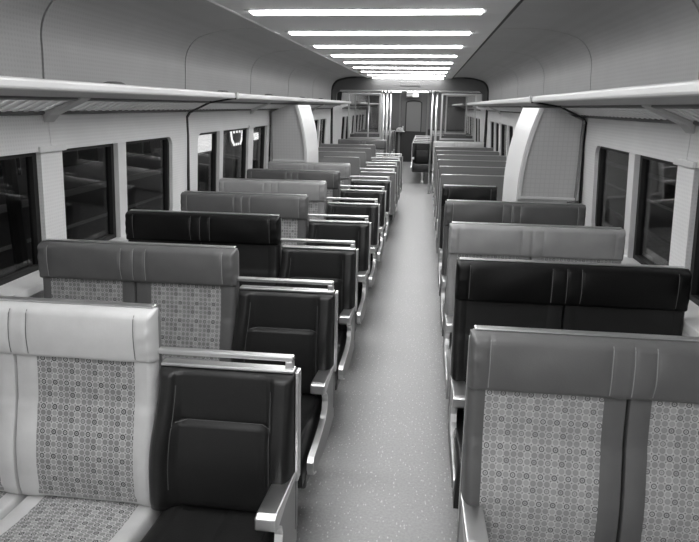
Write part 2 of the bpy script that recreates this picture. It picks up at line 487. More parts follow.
for k, y in enumerate(LIGHTS):
    j = k - 5
    if j < 0:
        lb = 'long lit ceiling strip above the nearest seats, %s before the strips in view' % ORD[-j - 1]
    elif j == 8:
        lb = 'long lit ceiling strip closest to the dark bulkhead, shortest looking of the row'
    elif j == 0:
        lb = 'long lit ceiling strip closest to the viewer, at the top edge of the photo'
    else:
        lb = 'long lit ceiling strip, %s in the row counted from the top of the photo' % ORD[j]
    ceiling_light(y, lb, 'fluorescent strips across the ceiling')
for k, y in enumerate(FAR_LIGHTS):
    ceiling_light(y, 'lit ceiling strip of the rear section beyond the vestibule, %s from the partition' % ORD[k], 'fluorescent strips of the rear section')

# ------------------------------------------------------------------ bulkhead and vestibule
bk = struct(empty('wall_bulkhead', (0, YP, 0)), 'dark bulkhead header arching over the vestibule opening')
HZ = 1.945
prof = [(X(-1, 1.50), 1.70)] + [(X(-1, h - 0.004), z) for h, z in cove[1:]] + [(X(-1, 0.78), ZC), (X(1, 0.78), ZC)] + \
       [(X(1, h - 0.004), z) for h, z in cove[:0:-1]] + [(X(1, 1.50), 1.70), (X(1, 1.40), 1.70), (X(1, 1.385), HZ - 0.05), (X(1, 1.33), HZ),
        (X(-1, 1.33), HZ), (X(-1, 1.385), HZ - 0.05), (X(-1, 1.40), 1.70)]
MB().prism(prof, 'y', 0.0, 0.08).build('header', M['header'], bk)
rim = [(X(-1, 1.485), 0.012, z) for z in (0.0, 1.75, 1.95)] + [(X(-1, h - 0.012), 0.0, z) for h, z in cove[3:-1]]
MB().tube(rim, 0.026, 6).build('rim_left', M['dark'], bk)
rim = [(X(1, 1.485), 0.012, z) for z in (0.0, 1.75, 1.95)] + [(X(1, h - 0.012), 0.0, z) for h, z in cove[3:-1]]
MB().tube(rim, 0.026, 6).build('rim_right', M['dark'], bk)
MB().box(X(-1, 1.32), X(1, 1.32), -0.012, 0.0, HZ, HZ + 0.012).build('header_edge', M['steel'], bk, 0.003)
MB().box(-0.52, -0.14, -0.012, 0.0, 2.04, 2.12).build('name_plate', M['header'], bk, 0.004)
vc = struct(MB().box(X(-1, 1.5), X(1, 1.5), YP + 0.08, YQ, HZ + 0.01, HZ + 0.05).build('ceiling_vestibule', M['ceiling']))
for i, (a, b) in enumerate(((-0.93, -0.50), (-0.43, 0.05))):
    t = tag(empty('vestibule_light', ((a + b) / 2, 12.75, HZ + 0.01)),
            'short lit strip in the low vestibule ceiling, %s of the pair' % ('left one' if i == 0 else 'right one'), 'ceiling light', 'vestibule ceiling lights')
    h = (b - a) / 2
    MB().box(-h + 0.03, h - 0.03, -0.12, 0.12, -0.012, 0.0).build('diffuser', M['lamp'], t, 0.004)
    MB().box(-h, h, -0.15, 0.15, -0.006, 0.004).build('frame', M['trim'], t, 0.003)
b2 = struct(empty('wall_rear_bulkhead', (0, YQ, 0)), 'grey header on the far side of the vestibule')
MB().prism([(X(-1, 1.5), 1.94), (X(-1, 1.49), 2.0), (X(-1, 1.3), 2.2), (X(1, 1.3), 2.2), (X(1, 1.49), 2.0), (X(1, 1.5), 1.94)], 'y', -0.04, 0.04).build('header', M['endwall'], b2)

def partition(x0, x1, y, zs, label, xp, panel):
    """lower panel, framed pane above it and the stanchions at its aisle end"""
    t = tag(empty('windscreen_partition', ((x0 + x1) / 2, y, 0)), label, 'partition', 'glazed partitions of the vestibule')
    cx = (x0 + x1) / 2; a, b = x0 - cx, x1 - cx; k = 0.032
    MB().box(a, b, -0.015, 0.015, 0.05, zs).build('panel', panel, t, 0.003)
    mb = MB()
    MB().box(a, b, -0.02, 0.02, zs, zs + k).build('bottom_rail', M['steel'], t, 0.004)
    MB().box(a, b, -0.02, 0.02, 1.88, 1.88 + k).build('top_rail', M['steel'], t, 0.004)
    for q in (a, b - k):
        MB().box(q, q + k, -0.02, 0.02, zs + k, 1.88).build('stile', M['steel'], t, 0.004)
    MB().box(a + k, b - k, -0.004, 0.004, zs + k, 1.88).build('pane', M['clear'], t)
    for q in xp:
        MB().tube([(q - cx, 0, 0), (q - cx, 0, HZ)], 0.024, 10).build('post', M['steel'], t, smooth=True)
    return t
partition(-1.52, -0.86, YP + 0.04, 1.04, 'framed glass partition left of the aisle, in front of the vestibule', (-0.83, -0.76), M['endwall'])
partition(0.27, 0.93, YP + 0.04, 1.05, 'framed glass partition right of the aisle, in front of the vestibule', (0.19,), M['endwall'])
partition(-1.56, -1.00, YQ - 0.02, 1.08, 'framed glass partition left of the aisle, behind the vestibule', (), M['endwall'])
partition(0.40, 0.86, YQ - 0.02, 1.10, 'framed glass partition right of the aisle, behind the vestibule', (), M['endwall'])
for x, y, lb in ((-0.69, 12.105, 'stainless grab pole left of the aisle, in front of the vestibule'), (0.105, 12.105, 'stainless grab pole right of the aisle, in front of the vestibule'),
                 (-1.22, 13.2, 'thin grab pole standing inside the vestibule behind the left glass')):
    t = tag(empty('grab_pole', (x, y, 0)), lb, 'pole')
    zt = HZ if y > YP else HZ + 0.01
    MB().tube([(0, 0, 0), (0, 0, zt if y > YP else ZC)], 0.018, 10).build('pole', M['steel'], t, smooth=True)
    for z in (0.0, (zt if y > YP else ZC) - 0.025):
        MB().tube([(0, 0, z), (0, 0, z + 0.025)], 0.034, 12).build('flange', M['steel'], t, smooth=False)
t = tag(empty('lit_sign', (-0.41, YE - 0.35, 1.93)), 'small lit panel hanging over the end door', 'sign')
MB().box(-0.22, 0.16, 0.0, 0.06, 0, 0.16).build('housing', M['plate'], t, 0.006)
MB().box(-0.02, 0.15, -0.008, 0.0, 0.012, 0.148).build('lit_face', M['sign'], t, 0.002)
MB().box(-0.21, -0.03, -0.008, 0.0, 0.03, 0.13).build('plate', M['trim'], t, 0.002)
for q in (-0.15, 0.1): MB().box(q, q + 0.012, 0.02, 0.032, 0.16, 0.25).build('hanger', M['steel'], t)
# hand brake on the end wall
t = tag(empty('brake_housing', (-0.80, YE - 0.05, 0.96)), 'bright metal brake housing on the dark end wall beside the door', 'brake')
dome = [(0.0, 0.085), (0.05, 0.08), (0.09, 0.055), (0.115, 0.015), (0.12, -0.02), (0.16, -0.035), (0.16, -0.05), (-0.13, -0.05), (-0.13, -0.035), (-0.11, -0.02), (-0.105, 0.015), (-0.085, 0.055), (-0.05, 0.08)]
MB().prism(dome, 'y', -0.10, 0.05).build('housing', M['alu'], t, 0.012)
MB().tube([(-0.02, -0.10, 0.02), (-0.02, -0.14, 0.02)], [0.035, 0.025], 10).build('hub', M['steel'], t)
MB().tube([(-0.02, -0.13, 0.02), (0.10, -0.14, -0.03)], 0.012, 6).build('lever', M['steel'], t)

# ------------------------------------------------------------------ luggage racks
def rack(s, y0, y1, label):
    t = tag(empty('luggage_rack', (X(s, 1.5), (y0 + y1) / 2, 1.6)), label, 'luggage rack', 'overhead luggage racks')
    ox, oy = t.location.x, t.location.y
    def Q(h, z): return (X(s, h) - ox, z - 1.6)
    a, b = y0 - oy, y1 - oy
    # lip: flat-fronted extrusion with rounded edges
    lip = [Q(1.122, 1.701), Q(1.106, 1.702), Q(1.1005, 1.706), Q(1.098, 1.713), Q(1.098, 1.732), Q(1.1005, 1.739), Q(1.106, 1.744), Q(1.125, 1.746)]
    MB().prism(lip, 'y', a, b).build('lip', M['lip'], t)
    # ribbed solid front shelf
    n = 16; pr = []
    for i in range(n + 1):
        h = 1.122 + 0.185 * i / n; z = 1.706 - 0.026 * i / n
        pr.append(Q(h, z + (0.005 if i % 2 else 0)))
    pr += [Q(1.307, 1.694), Q(1.122, 1.722)]
    MB().prism(pr, 'y', a, b).build('front_shelf', M['rack'], t)
    MB().prism([Q(1.305, 1.672), Q(1.322, 1.666), Q(1.322, 1.70), Q(1.305, 1.70)], 'y', a, b).build('cross_rail', M['rackdark'], t)
    MB().prism([Q(1.484, 1.604), Q(1.499, 1.598), Q(1.499, 1.612), Q(1.484, 1.618)], 'y', a, b).build('wall_rail', M['rackdark'], t)
    # transverse slats
    mb = MB(); y = a + 0.03
    while y < b - 0.03:
        c = [Q(1.31, 1.685), Q(1.49, 1.612), Q(1.49, 1.622), Q(1.31, 1.696)]
        mb.prism(c, 'y', y, y + 0.028); y += 0.078
    stuff(mb.build('slats', M['lip'], t))
    # tapered brackets and their caps above the shelf
    k = -3
    while J0 + JP * k < y1:
        yb = J0 + JP * k
        if y0 + 0.1 < yb < y1 - 0.1 and (k % 2 == 0):
            mb = MB(); yy = yb - oy
            pa = [Q(1.29, 1.692), Q(1.29, 1.676), Q(1.46, 1.598), Q(1.498, 1.56), Q(1.498, 1.61)]
            mb.prism(pa, 'y', yy - 0.045, yy + 0.045)
            mb.build('bracket', M['rack'], t, 0.006)
        k += 1
    for q in (0.62, 2.58):
        for kk in range(-2, 8):
            yb = J0 + q + 2 * JP * kk - (0 if s < 0 else -0.55)
            if y0 + 0.2 < yb < y1 - 0.2:
                pts = [(-0.10, 0), (-0.08, 0.010), (-0.03, 0.020), (0.03, 0.020), (0.08, 0.010), (0.10, 0)]
                cx = X(s, 1.46) - ox
                MB().prism([(p[0] + yb - oy, p[1] + 0.158) for p in pts], 'x', cx - 0.03, cx + 0.03).build('hanger_cap', M['rackdark'], t, 0.003)
    return t
for s, nm in ((-1, 'left'), (1, 'right')):
    rack(s, YB + 0.02, 4.665, 'near section of the %s metal luggage rack, with bright lip' % nm)
    rack(s, 4.695, YP - 0.02, 'long farther section of the %s luggage rack, ending at the vestibule' % nm)
    rack(s, YQ + 0.12, YE - 0.06, 'luggage rack on the %s of the rear section, beyond the glass' % nm)
    # dark gasket band at the rack joint, from lip to wall and down
    gk = struct(empty('trim_1' if s < 0 else 'trim_2', (0, 4.68, 0)), 'dark gasket band at the %s rack joint' % nm)
    P = [(1.100, 1.696), (1.122, 1.697), (1.31, 1.664), (1.47, 1.590), (1.494, 1.555), (1.494, 1.42), (1.515, 0.9)]
    MB().strip([(X(s, h), z) for h, z in P], -0.014, 0.014, 0.012 * s).build('gasket_band', M['rubber'], gk)
    MB().strip([(X(s, 1.092), 1.700), (X(s, 1.092), 1.748)], -0.02, 0.02, 0.010 * s).build('lip_clip', M['alu'], gk)

# ------------------------------------------------------------------ equipment lockers
def locker(s, y0, y1, label):
    t = tag(empty('equipment_locker', (X(s, 1.27), (y0 + y1) / 2, 0)), label, 'locker')
    ox, oy = t.location.x, t.location.y
    a, b = y0 - oy, y1 - oy
    edge = [(1.045, 0.0), (1.045, 1.0), (1.047, 1.12), (1.055, 1.22), (1.068, 1.32), (1.085, 1.41), (1.106, 1.50), (1.13, 1.58), (1.152, 1.65), (1.157, 1.664)]
    E = [(X(s, h) - ox, z) for h, z in edge]
    poly = [(X(s, h + 0.012) - ox, z) for h, z in edge] + [(X(s, 1.30) - ox, 1.652), (X(s, 1.485) - ox, 1.572), (X(s, 1.485) - ox, 1.42), (X(s, 1.50) - ox, 1.0), (X(s, 1.42) - ox, 0.99), (X(s, 1.42) - ox, 0.0)]
    MB().prism(poly, 'y', a + 0.012, b - 0.012).build('body', M['locker'], t)
    MB().strip(E, a, b, -0.012 * s).build('side_cover', M['white'], t)['label'] = 'white curved aisle side cover'
    # front frame mouldings
    mb = MB().strip([(X(s, h + 0.014) - ox, z) for h, z in edge[1:]], a - 0.004, a + 0.012, -0.02 * s)
    mb.build('edge_moulding', M['trim'], t)
    MB().box(X(s, 1.06) - ox, X(s, 1.47) - ox, a - 0.006, a + 0.012, 1.005, 1.022).build('base_moulding', M['trim'], t, 0.002)
    mb = MB().box(X(s, 1.465) - ox, X(s, 1.48) - ox, a - 0.004, a + 0.012, 1.0, 1.58); mb.build('wall_moulding', M['plate'], t)
    c = (a + b) / 2
    MB().prism([(X(s, 1.1415) - ox, 1.622), (X(s, 1.1488) - ox, 1.642), (X(s, 1.154) - ox, 1.640), (X(s, 1.147) - ox, 1.620)], 'y', c - 0.3, c + 0.3).build('label_plate', M['trim'], t)
    return t
locker(1, 4.66, 5.45, 'tall locker right of the aisle with white curved side, reaching the rack')
locker(-1, 7.25, 8.04, 'tall locker left of the aisle with white curved side, reaching the rack')

# ------------------------------------------------------------------ seats
ZT, ZL, ZB = 1.043, 0.860, 0.32      # tops of high and low backs, bottom of shell
def yr(z): return -(ZT - z) * 0.08   # front face of the shell
def rnd(a, r_, p=2.4):
    if a >= r_: return 1.0
    if a <= 0: return 0.0
    return (1 - (1 - a / r_) ** p) ** (1 / p)
def smooth(e0, e1, v):
    t = min(1, max(0, (v - e0) / (e1 - e0))); return t * t * (3 - 2 * t)
def stations(a, b, r_, n, extra=()):
    s = set()
    for i in range(7):
        k = r_ * (1 - math.cos(i / 6 * PI / 2)); s.add(round(a + k, 5)); s.add(round(b - k, 5))
    for i in range(n + 1): s.add(round(a + r_ + (b - a - 2 * r_) * i / n, 5))
    for e in extra:
        if a < e < b: s.add(round(e, 5))
    return sorted(s)

def pad(name, xs, zs, P, sgn, close=True, uv=False):
    nx, nz = len(xs), len(zs); vs = []; uvs = []
    for z in zs:
        for x in xs:
            p = P(x, z); vs.append((sgn * p[0], p[1], p[2])); uvs.append((x, z))
    fs = []
    for j in range(nz - 1):
        for i in range(nx - 1):
            q = (j * nx + i, j * nx + i + 1, (j + 1) * nx + i + 1, (j + 1) * nx + i)
            fs.append(q if sgn > 0 else q[::-1])
    return me_from(name, vs, fs, True, uvs)

def back_pad(name, x0, x1, z0, z1, D, sgn, rx0=0.02, rx1=0.02, rz0=0.03, rz1=0.03, ex=(), ez=(), nx=10, nz=14):
    xs = stations(x0, x1, min(rx0, rx1), nx, list(ex) + [x0 + rx0 * k for k in (.2, .5, .8, 1)] + [x1 - rx1 * k for k in (.2, .5, .8, 1)])
    zs = stations(z0, z1, min(rz0, rz1), nz, ez)
    def P(x, z):
        e = rnd(x - x0, rx0) * rnd(x1 - x, rx1) * rnd(z - z0, rz0) * rnd(z1 - z, rz1)
        d = D(x, z) * e
        return (x, yr(z) - d + 0.004, z)
    return pad(name, xs, zs, P, sgn)

def seat_meshes(highs, low, sgn):
    """list of (name, mesh, role, parent index)"""
    out = []
    def add(name, me, role, parent=None): out.append((name, me, role, parent)); return len(out) - 1
    wide, slim = (0.464, 0.468) if low else (0.485, 0.445)     # window seat, next seat
    B = [0.0, wide, wide + slim] if highs == 2 else [0.0, slim]
    HW = B[-1]; LWd = 0.447 if low else 0.0; T = HW + LWd
    def bx(x0, x1, y0, y1, z0, z1, name, bev=0.004, fn=None):
        return MB().box(min(sgn * x0, sgn * x1), max(sgn * x0, sgn * x1), y0, y1, z0, z1, fn).mesh(name, bev)
    # shells, sheared with the recline
    def shell(x0, x1, z1, name):
        r_ = 0.03; pts = [(x0, ZB), (x1, ZB)]
        for (cx, a0) in ((x1 - r_, 0), (x0 + r_, PI / 2)):
            for i in range(5):
                t = a0 + i / 4 * PI / 2; pts.append((cx + r_ * math.cos(t), z1 - r_ + r_ * math.sin(t)))
        return MB().prism([(sgn * p[0], p[1]) for p in pts], 'y', -0.002, 0.024, lambda x, y, z: (x, y + yr(z), z)).mesh(name, 0.003)
    add('back_shell', shell(0.0, HW, ZT, 'back_shell'), 'shell')
    if low: add('back_shell', shell(HW + 0.006, T, ZL, 'back_shell'), 'shell')
    add('top_trim', bx(0.012, HW - 0.012, -0.004, 0.025, ZT - 0.004, ZT + 0.003, 'top_trim'), 'alu')
    yl = yr(ZL)
    if low:
        add('top_trim', bx(HW + 0.01, T - 0.008, yl - 0.014, yl + 0.027, ZL - 0.003, ZL + 0.009, 'top_trim'), 'alu')
        sh = lambda x, y, z: (x, y + yr(z), z)
        add('side_trim', bx(T - 0.004, T + 0.008, -0.014, 0.026, 0.50, ZL + 0.004, 'side_trim', 0.003, sh), 'alu')
    else:
        sh = lambda x, y, z: (x, y + yr(z), z)
        add('side_trim', bx(HW - 0.006, HW + 0.001, 0.004, 0.026, 0.42, ZT - 0.03, 'side_trim', 0.002, sh), 'alu')
    # headrest roll
    cuts = [0.055, HW - 0.055]
    for k in range(1, highs): cuts += [B[k] - 0.058, B[k], B[k] + 0.058]
    z0, z1 = 0.870, ZT - 0.004
    def DH(x, z):
        t = (z - z0) / (z1 - z0)
        d = 0.056 + 0.012 * math.sin(PI * min(1, max(0, t)))
        g = 0
        for c in cuts: g = max(g, math.exp(-((x - c) / 0.006) ** 2))
        d -= 0.0035 * g
        for k in range(1, highs):                 # gathered centre band
            if abs(x - B[k]) < 0.058: d += 0.0014 * math.sin((z - z0) * 60 + (x - B[k]) * 40) * (1 if x < B[k] else .6)
        for c in (0.0, HW):                        # puckers at the ends
            q = abs(x - c)
            if q < 0.055: d += 0.003 * math.sin(z * 130 + q * 60) * (1 - q / 0.055)
        d += 0.002 * math.sin(x * 23 + z * 31)
        return d
    ex = [c + k for c in cuts for k in (-0.012, -0.006, 0, 0.006, 0.012)] + [i * 0.012 for i in range(1, 5)] + [HW - i * 0.012 for i in range(1, 5)]
    hr = add('headrest', back_pad('headrest', 0.0, HW, z0, z1, DH, sgn, 0.018, 0.018, 0.022, 0.022, ex, (), 12 * highs, 14), 'head')
    for c in cuts:
        pts = []
        for i in range(13):
            z = z0 + 0.02 + (z1 - z0 - 0.03) * i / 12
            e = rnd(z - z0, 0.022) * rnd(z1 - z, 0.022)
            pts.append((sgn * c, yr(z) - DH(c, z) * e + 0.0035, z))
        add('seam_piping', MB().tube(pts, 0.0016, 5).mesh('seam_piping'), 'seam', hr)
    # high backrests with fabric panels
    for k in range(highs):
        a, b = B[k], B[k + 1]
        inner0, inner1 = k > 0, k < highs - 1
        fa, fb = a + (0.066 if inner0 and low else 0.058 if inner0 else 0.045), b - (0.058 if inner1 else 0.062 if low else 0.045)
        def DB(x, z, a=a, b=b, fa=fa, fb=fb):
            d = 0.036 + 0.024 * smooth(0.86, 0.50, z) + 0.006 * smooth(0.735, 0.705, z) + 0.012 * math.sin(PI * min(1, max(0, (z - 0.385) / 0.3)))
            q = max(smooth(fa + 0.02, fa - 0.02, x), smooth(fb - 0.02, fb + 0.02, x))
            return d + 0.008 * q
        ez = [0.70, 0.71, 0.72, 0.73, 0.74]; exx = [fa - .02, fa - .01, fa, fa + .01, fa + .02, fb - .02, fb - .01, fb, fb + .01, fb + .02]
        rx0, rx1 = (0.005 if inner0 else 0.025), (0.005 if inner1 else 0.025)
        bi = add('backrest', back_pad('backrest', a + 0.002, b - 0.002, 0.385, 0.90, DB, sgn, rx0, rx1, 0.04, 0.02, exx, ez), 'vin')
        xs = [fa + (fb - fa) * i / 12 for i in range(13)]; zs = sorted([0.415 + (0.885 - 0.415) * i / 18 for i in range(19)] + ez)
        def PF(x, z, fa=fa, fb=fb, DB=DB):
            e = min(1, min(x - fa, fb - x) / 0.012)
            e0 = rnd(z - 0.385, 0.04)
            return (x, yr(z) - DB(x, z) * e0 - (0.0035 * e - 0.0015) + 0.004, z)
        add('fabric_panel', pad('fabric_panel', xs, zs, PF, sgn, uv=True), 'fab', bi)
        # seat cushion
        y0, y1 = -0.64, -0.16
        def DC(x, y, fa=fa, fb=fb):
            d = 0.100 + 0.045 * smooth(-0.15, -0.55, y) + 0.010 * math.sin(PI * (x - fa) / (fb - fa) if fa < x < fb else 0)
            q = max(smooth(fa + 0.015, fa - 0.015, x), smooth(fb - 0.015, fb + 0.015, x)); return d + 0.006 * q
        xs = stations(a + 0.002, b - 0.002, 0.02, 9, [fa - .015, fa, fa + .015, fb - .015, fb, fb + .015]); ys = stations(y0, y1 + 0.09, 0.06, 10)
        def PC(x, y, a=a, b=b, DC=DC):
            e = rnd(x - a - .002, 0.02) * rnd(b - .002 - x, 0.02) * rnd(y - y0, 0.06)
            return (x, y, 0.290 + DC(x, y) * e)
        ci = add('seat_cushion', pad('seat_cushion', xs, ys, PC, sgn), 'vin')
        xs = [fa + (fb - fa) * i / 10 for i in range(11)]; ys = sorted([y0 + 0.075 + (y1 + 0.06 - y0 - 0.075) * i / 10 for i in range(11)] + [y0 + k_ for k_ in (.01, .02, .035, .05)])
        def PG(x, y, fa=fa, fb=fb, DC=DC):
            e = min(1, min(x - fa, fb - x) / 0.012)
            return (x, y, 0.290 + DC(x, y) * rnd(y - y0, 0.06) + 0.0035 * e - 0.0015)
        add('fabric_panel', pad('fabric_panel', xs, ys, PG, sgn, uv=True), 'fab', ci)
    if low:
        a, b = HW + 0.008, T - 0.004
        l1, l2 = a + 0.062, b - 0.070
        def DL(x, z):
            q = max(smooth(l1 + 0.022, l1 - 0.018, x), smooth(l2 - 0.022, l2 + 0.018, x))
            d = 0.036 + 0.012 * smooth(0.692, 0.680, z) * (1 - q)
            d += q * (0.024 + 0.038 * smooth(0.86, 0.62, z))
            d += 0.010 * math.sin(PI * min(1, max(0, (z - 0.42) / 0.28))) * (1 - q)
            d -= 0.006 * max(math.exp(-((x - l1) / 0.006) ** 2), math.exp(-((x - l2) / 0.006) ** 2))
            d -= 0.004 * math.exp(-((z - 0.694) / 0.005) ** 2) * (1 - q)
            return d
        exx = [l + k for l in (l1, l2) for k in (-.018, -.012, -.006, 0, .006, .012, .018)]
        lb = back_pad('low_backrest', a, b, 0.385, ZL - 0.004, DL, sgn, 0.04, 0.03, 0.04, 0.018, exx, [.675, .68, .685, .69, .694, .698, .702], 14, 16)
        for v in lb.vertices:                      # inner bolster spreads towards the seat
            q = sgn * v.co.x
            v.co.x -= sgn * 0.040 * smooth(0.84, 0.50, v.co.z) * max(0.0, 1 - (q - a) / 0.16)
        li = add('low_backrest', lb, 'low')
        for l in (l1, l2):
            add('seam_piping', MB().tube([(sgn * (l - 0.040 * smooth(0.84, 0.50, z) * max(0.0, 1 - (l - a) / 0.16)), yr(z) - DL(l, z) + 0.003, z) for z in [0.47 + (ZL - 0.05 - 0.47) * i / 14 for i in range(15)]], 0.0016, 5).mesh('seam_piping'), 'seamdark', li)
        mb = MB()
        mb.tube([(sgn * x, yr(0.694) - DL(x, 0.694) + 0.003, 0.694) for x in [l1 + (l2 - l1) * i / 10 for i in range(11)]], 0.0016, 5)
        add('seam_piping', mb.mesh('seam_piping'), 'seamdark', li)
        y0, y1 = -0.63, -0.15
        mid = (a + b) / 2
        def DC2(x, y):
            d = 0.095 + 0.045 * smooth(-0.15, -0.55, y) + 0.014 * max(smooth(l1 + 0.02, l1 - 0.02, x), smooth(l2 - 0.02, l2 + 0.02, x))
            return d - 0.004 * max(math.exp(-((x - c) / 0.006) ** 2) for c in (l1, l2, mid))
        xs = stations(a, b - 0.03, 0.025, 8, exx + [mid - .006, mid, mid + .006]); ys = stations(y0, y1 + 0.09, 0.06, 10)
        add('low_seat_cushion', pad('low_seat_cushion', xs, ys, lambda x, y: (x, y, 0.290 + DC2(x, y) * rnd(x - a, .025) * rnd(b - .03 - x, .025) * rnd(y - y0, .06)), sgn), 'low')
        # grab rail above the low back
        zr = 0.902
        mb = MB()
        xa, xb = HW - 0.004, T - 0.012
        mb.box(min(sgn * xa, sgn * xb), max(sgn * xa, sgn * xb), yl - 0.002, yl + 0.024, zr - 0.010, zr + 0.008)
        q0, q1 = sorted((sgn * (xb - 0.026), sgn * xb))
        mb.box(q0, q1, yl - 0.002, yl + 0.024, ZL + 0.006, zr - 0.008)
        add('grab_rail', mb.mesh('grab_rail', 0.005), 'alu')
    # frame and legs
    add('seat_frame', bx(0.03, T - 0.03, -0.58, -0.06, 0.245, 0.305, 'seat_frame', 0.01), 'frame')
    for lx in ((0.16, T - 0.26) if T > 0.6 else (T * 0.35, T * 0.75)):
        mb = MB(); q0, q1 = sorted((sgn * (lx - 0.025), sgn * (lx + 0.025)))
        mb.box(q0, q1, -0.46, -0.16, 0.0, 0.27, lambda x, y, z: (x, y + (0.06 if z < 0.1 and y < -0.3 else 0), z))
        mb.box(q0 - 0.015, q1 + 0.015, -0.46, -0.12, 0.0, 0.018)
        add('leg', mb.mesh('leg', 0.006), 'alu')
    # aisle end panel: arm on top, notch, base along the cushion
    pr = [(-0.03, 0.26), (-0.03, 0.515), (-0.10, 0.520), (-0.30, 0.545), (-0.315, 0.522), (-0.285, 0.505), (-0.255, 0.480), (-0.245, 0.45), (-0.258, 0.42),
          (-0.30, 0.395), (-0.38, 0.385), (-0.50, 0.382), (-0.57, 0.382), (-0.592, 0.370), (-0.597, 0.345), (-0.58, 0.315), (-0.52, 0.285), (-0.3, 0.25)]
    xa, xb = T - 0.020, T - 0.003
    add('end_panel', MB().prism(pr, 'x', *sorted((sgn * xa, sgn * xb))).mesh('end_panel', 0.004), 'end')
    mb = MB()
    for i in range(3, len(pr) - 2):
        (ya, za), (yb, zb) = pr[i], pr[i + 1]
        nx, nz = zb - za, -(yb - ya); L = math.hypot(nx, nz); nx, nz = nx / L * 0.006, nz / L * 0.006
        mb.prism([(ya + nx * .2, za + nz * .2), (yb + nx * .2, zb + nz * .2), (yb - nx, zb - nz), (ya - nx, za - nz)], 'x', *sorted((sgn * (xa - 0.003), sgn * (xb + 0.004))))
    add('edge_strip', mb.mesh('edge_strip'), 'alu')
    arm = [(-0.035, 0.512), (-0.035, 0.528), (-0.15, 0.540), (-0.300, 0.560), (-0.322, 0.556), (-0.326, 0.520), (-0.300, 0.505), (-0.20, 0.515)]
    add('armrest', MB().prism(arm, 'x', *sorted((sgn * (T - 0.060), sgn * (T + 0.001)))).mesh('armrest', 0.005, 3), 'alu')
    return out

CACHE = {}
def seat(name, x, y, highs, low, sgn, rev, roles, label, group):
    key = (highs, low, -sgn if rev else sgn)
    if key not in CACHE: CACHE[key] = seat_meshes(*key)
    t = tag(empty(name, (x, y, 0), PI if rev else 0.0), label, 'seat', group)
    objs = []
    for (n, me, role, par) in CACHE[key]:
        m = M[roles.get(role, {'shell': 'shell', 'alu': 'alu', 'low': 'v_dark', 'frame': 'frame', 'end': 'end', 'seam': 'seam', 'seamdark': 'seamdark'}.get(role, 'v_mid'))]
        objs.append(put(n, me, m, objs[par] if par is not None else t))
    return t

PITCH = 0.84
XL, XR = -1.742, 1.084
GL, GR = 'rows of three-place seats left of the aisle', 'rows of two-place seats right of the aisle'
VN = {'v_pale': 'pale', 'v_light': 'light grey', 'v_mid': 'mid grey', 'v_mid2': 'slate grey', 'v_black': 'black'}
left = ['v_pale', 'v_mid', 'v_black', 'v_mid', 'v_light', 'v_mid2', 'v_light']
lab_l = ['pale vinyl triple seat with ring-patterned fabric, nearest on the left of the aisle',
         'mid grey triple seat with patterned fabric, directly behind the nearest pale one',
         'triple seat with black headrest left of the aisle, the only all-dark one there',
         'mid grey triple seat directly behind the black-headrest one on the left',
         'light grey triple seat on the left, directly in front of the slate grey one',
         'slate grey triple seat on the left, between two light grey ones',
         'light grey triple seat just in front of the left locker']
for k, c in enumerate(left):
    blk = c == 'v_black'
    seat('triple_seat', XL, 1.72 + PITCH * k, 2, True, 1, False,
         {'head': c, 'vin': 'v_dark' if blk else c, 'fab': 'v_dark' if blk else 'fab', 'seam': 'seamdark' if c in ('v_black', 'v_pale') else 'seam'}, lab_l[k], GL)
seat('double_seat', XL + 0.475, 1.72 + PITCH * 7 + 0.04, 1, True, 1, True, {'head': 'v_mid', 'vin': 'v_mid', 'fab': 'fab'},
     'grey two-place seat turned away, beside the left locker on its aisle side', GL)
for k in range(8, 11):
    seat('triple_seat', XL, 1.72 + PITCH * k + 0.08, 2, True, 1, True, {'head': 'v_mid', 'vin': 'v_mid', 'fab': 'fab'},
         'grey triple seat turned away, %s row behind the left locker' % ORD[k - 8], GL)
seat('double_seat', XL + 0.08, 1.72 + PITCH * 12, 2, False, 1, False, {'head': 'v_mid', 'vin': 'v_mid', 'fab': 'fab'},
     'mid grey double seat facing forward against the left vestibule partition', GL)
right = ['v_mid', 'v_black', 'v_light', 'v_mid2']
lab_r = ['mid grey double seat with ring-patterned fabric, nearest on the right of the aisle',
         'black double seat on the right, between mid grey and light grey ones',
         'light grey double seat on the right, directly behind the black one',
         'slate grey double seat standing just in front of the right locker']
for k, c in enumerate(right):
    blk = c == 'v_black'
    seat('double_seat', XR, 1.686 + PITCH * k, 2, False, -1, False,
         {'head': c, 'vin': 'v_dark' if blk else c, 'fab': 'v_dark' if blk else 'fab_mid', 'seam': 'seamdark' if blk else 'seam'}, lab_r[k], GR)
seat('single_seat', XR - 0.485, 1.686 + PITCH * 4, 1, False, -1, False, {'head': 'v_black', 'vin': 'v_dark', 'fab': 'v_dark', 'seam': 'seamdark'},
     'black single seat between the aisle and the right locker', GR)
for k in range(5, 11):
    seat('double_seat', XR, 1.686 + PITCH * k, 2, False, -1, True, {'head': 'v_mid', 'vin': 'v_mid', 'fab': 'fab'},
         'grey double seat turned away on the right, %s row behind the right locker' % ORD[k - 5], GR)
seat('double_seat', XR, 1.686 + PITCH * 12 - 0.02, 2, False, -1, False, {'head': 'v_pale', 'vin': 'v_pale', 'fab': 'fab_mid'},
     'pale double seat facing forward against the right vestibule partition', GR)
# rear section: the wide seats are on the right there
for k in range(4):
    rf = k == 0
    seat('double_seat', XL, 14.35 + PITCH * k, 2, False, 1, False, {'head': 'v_mid', 'vin': 'v_mid', 'fab': 'fab'},
         'grey double seat in the rear section left of the end door, %s row there' % ORD[k], 'seats of the rear section')
    seat('triple_seat', XR, 14.35 + PITCH * k, 2, True, -1, False, {'head': 'v_mid', 'vin': 'v_mid', 'fab': 'fab'},
         'dark low-ended triple seat in the rear section right of the end door, %s row there' % ORD[k], 'seats of the rear section')

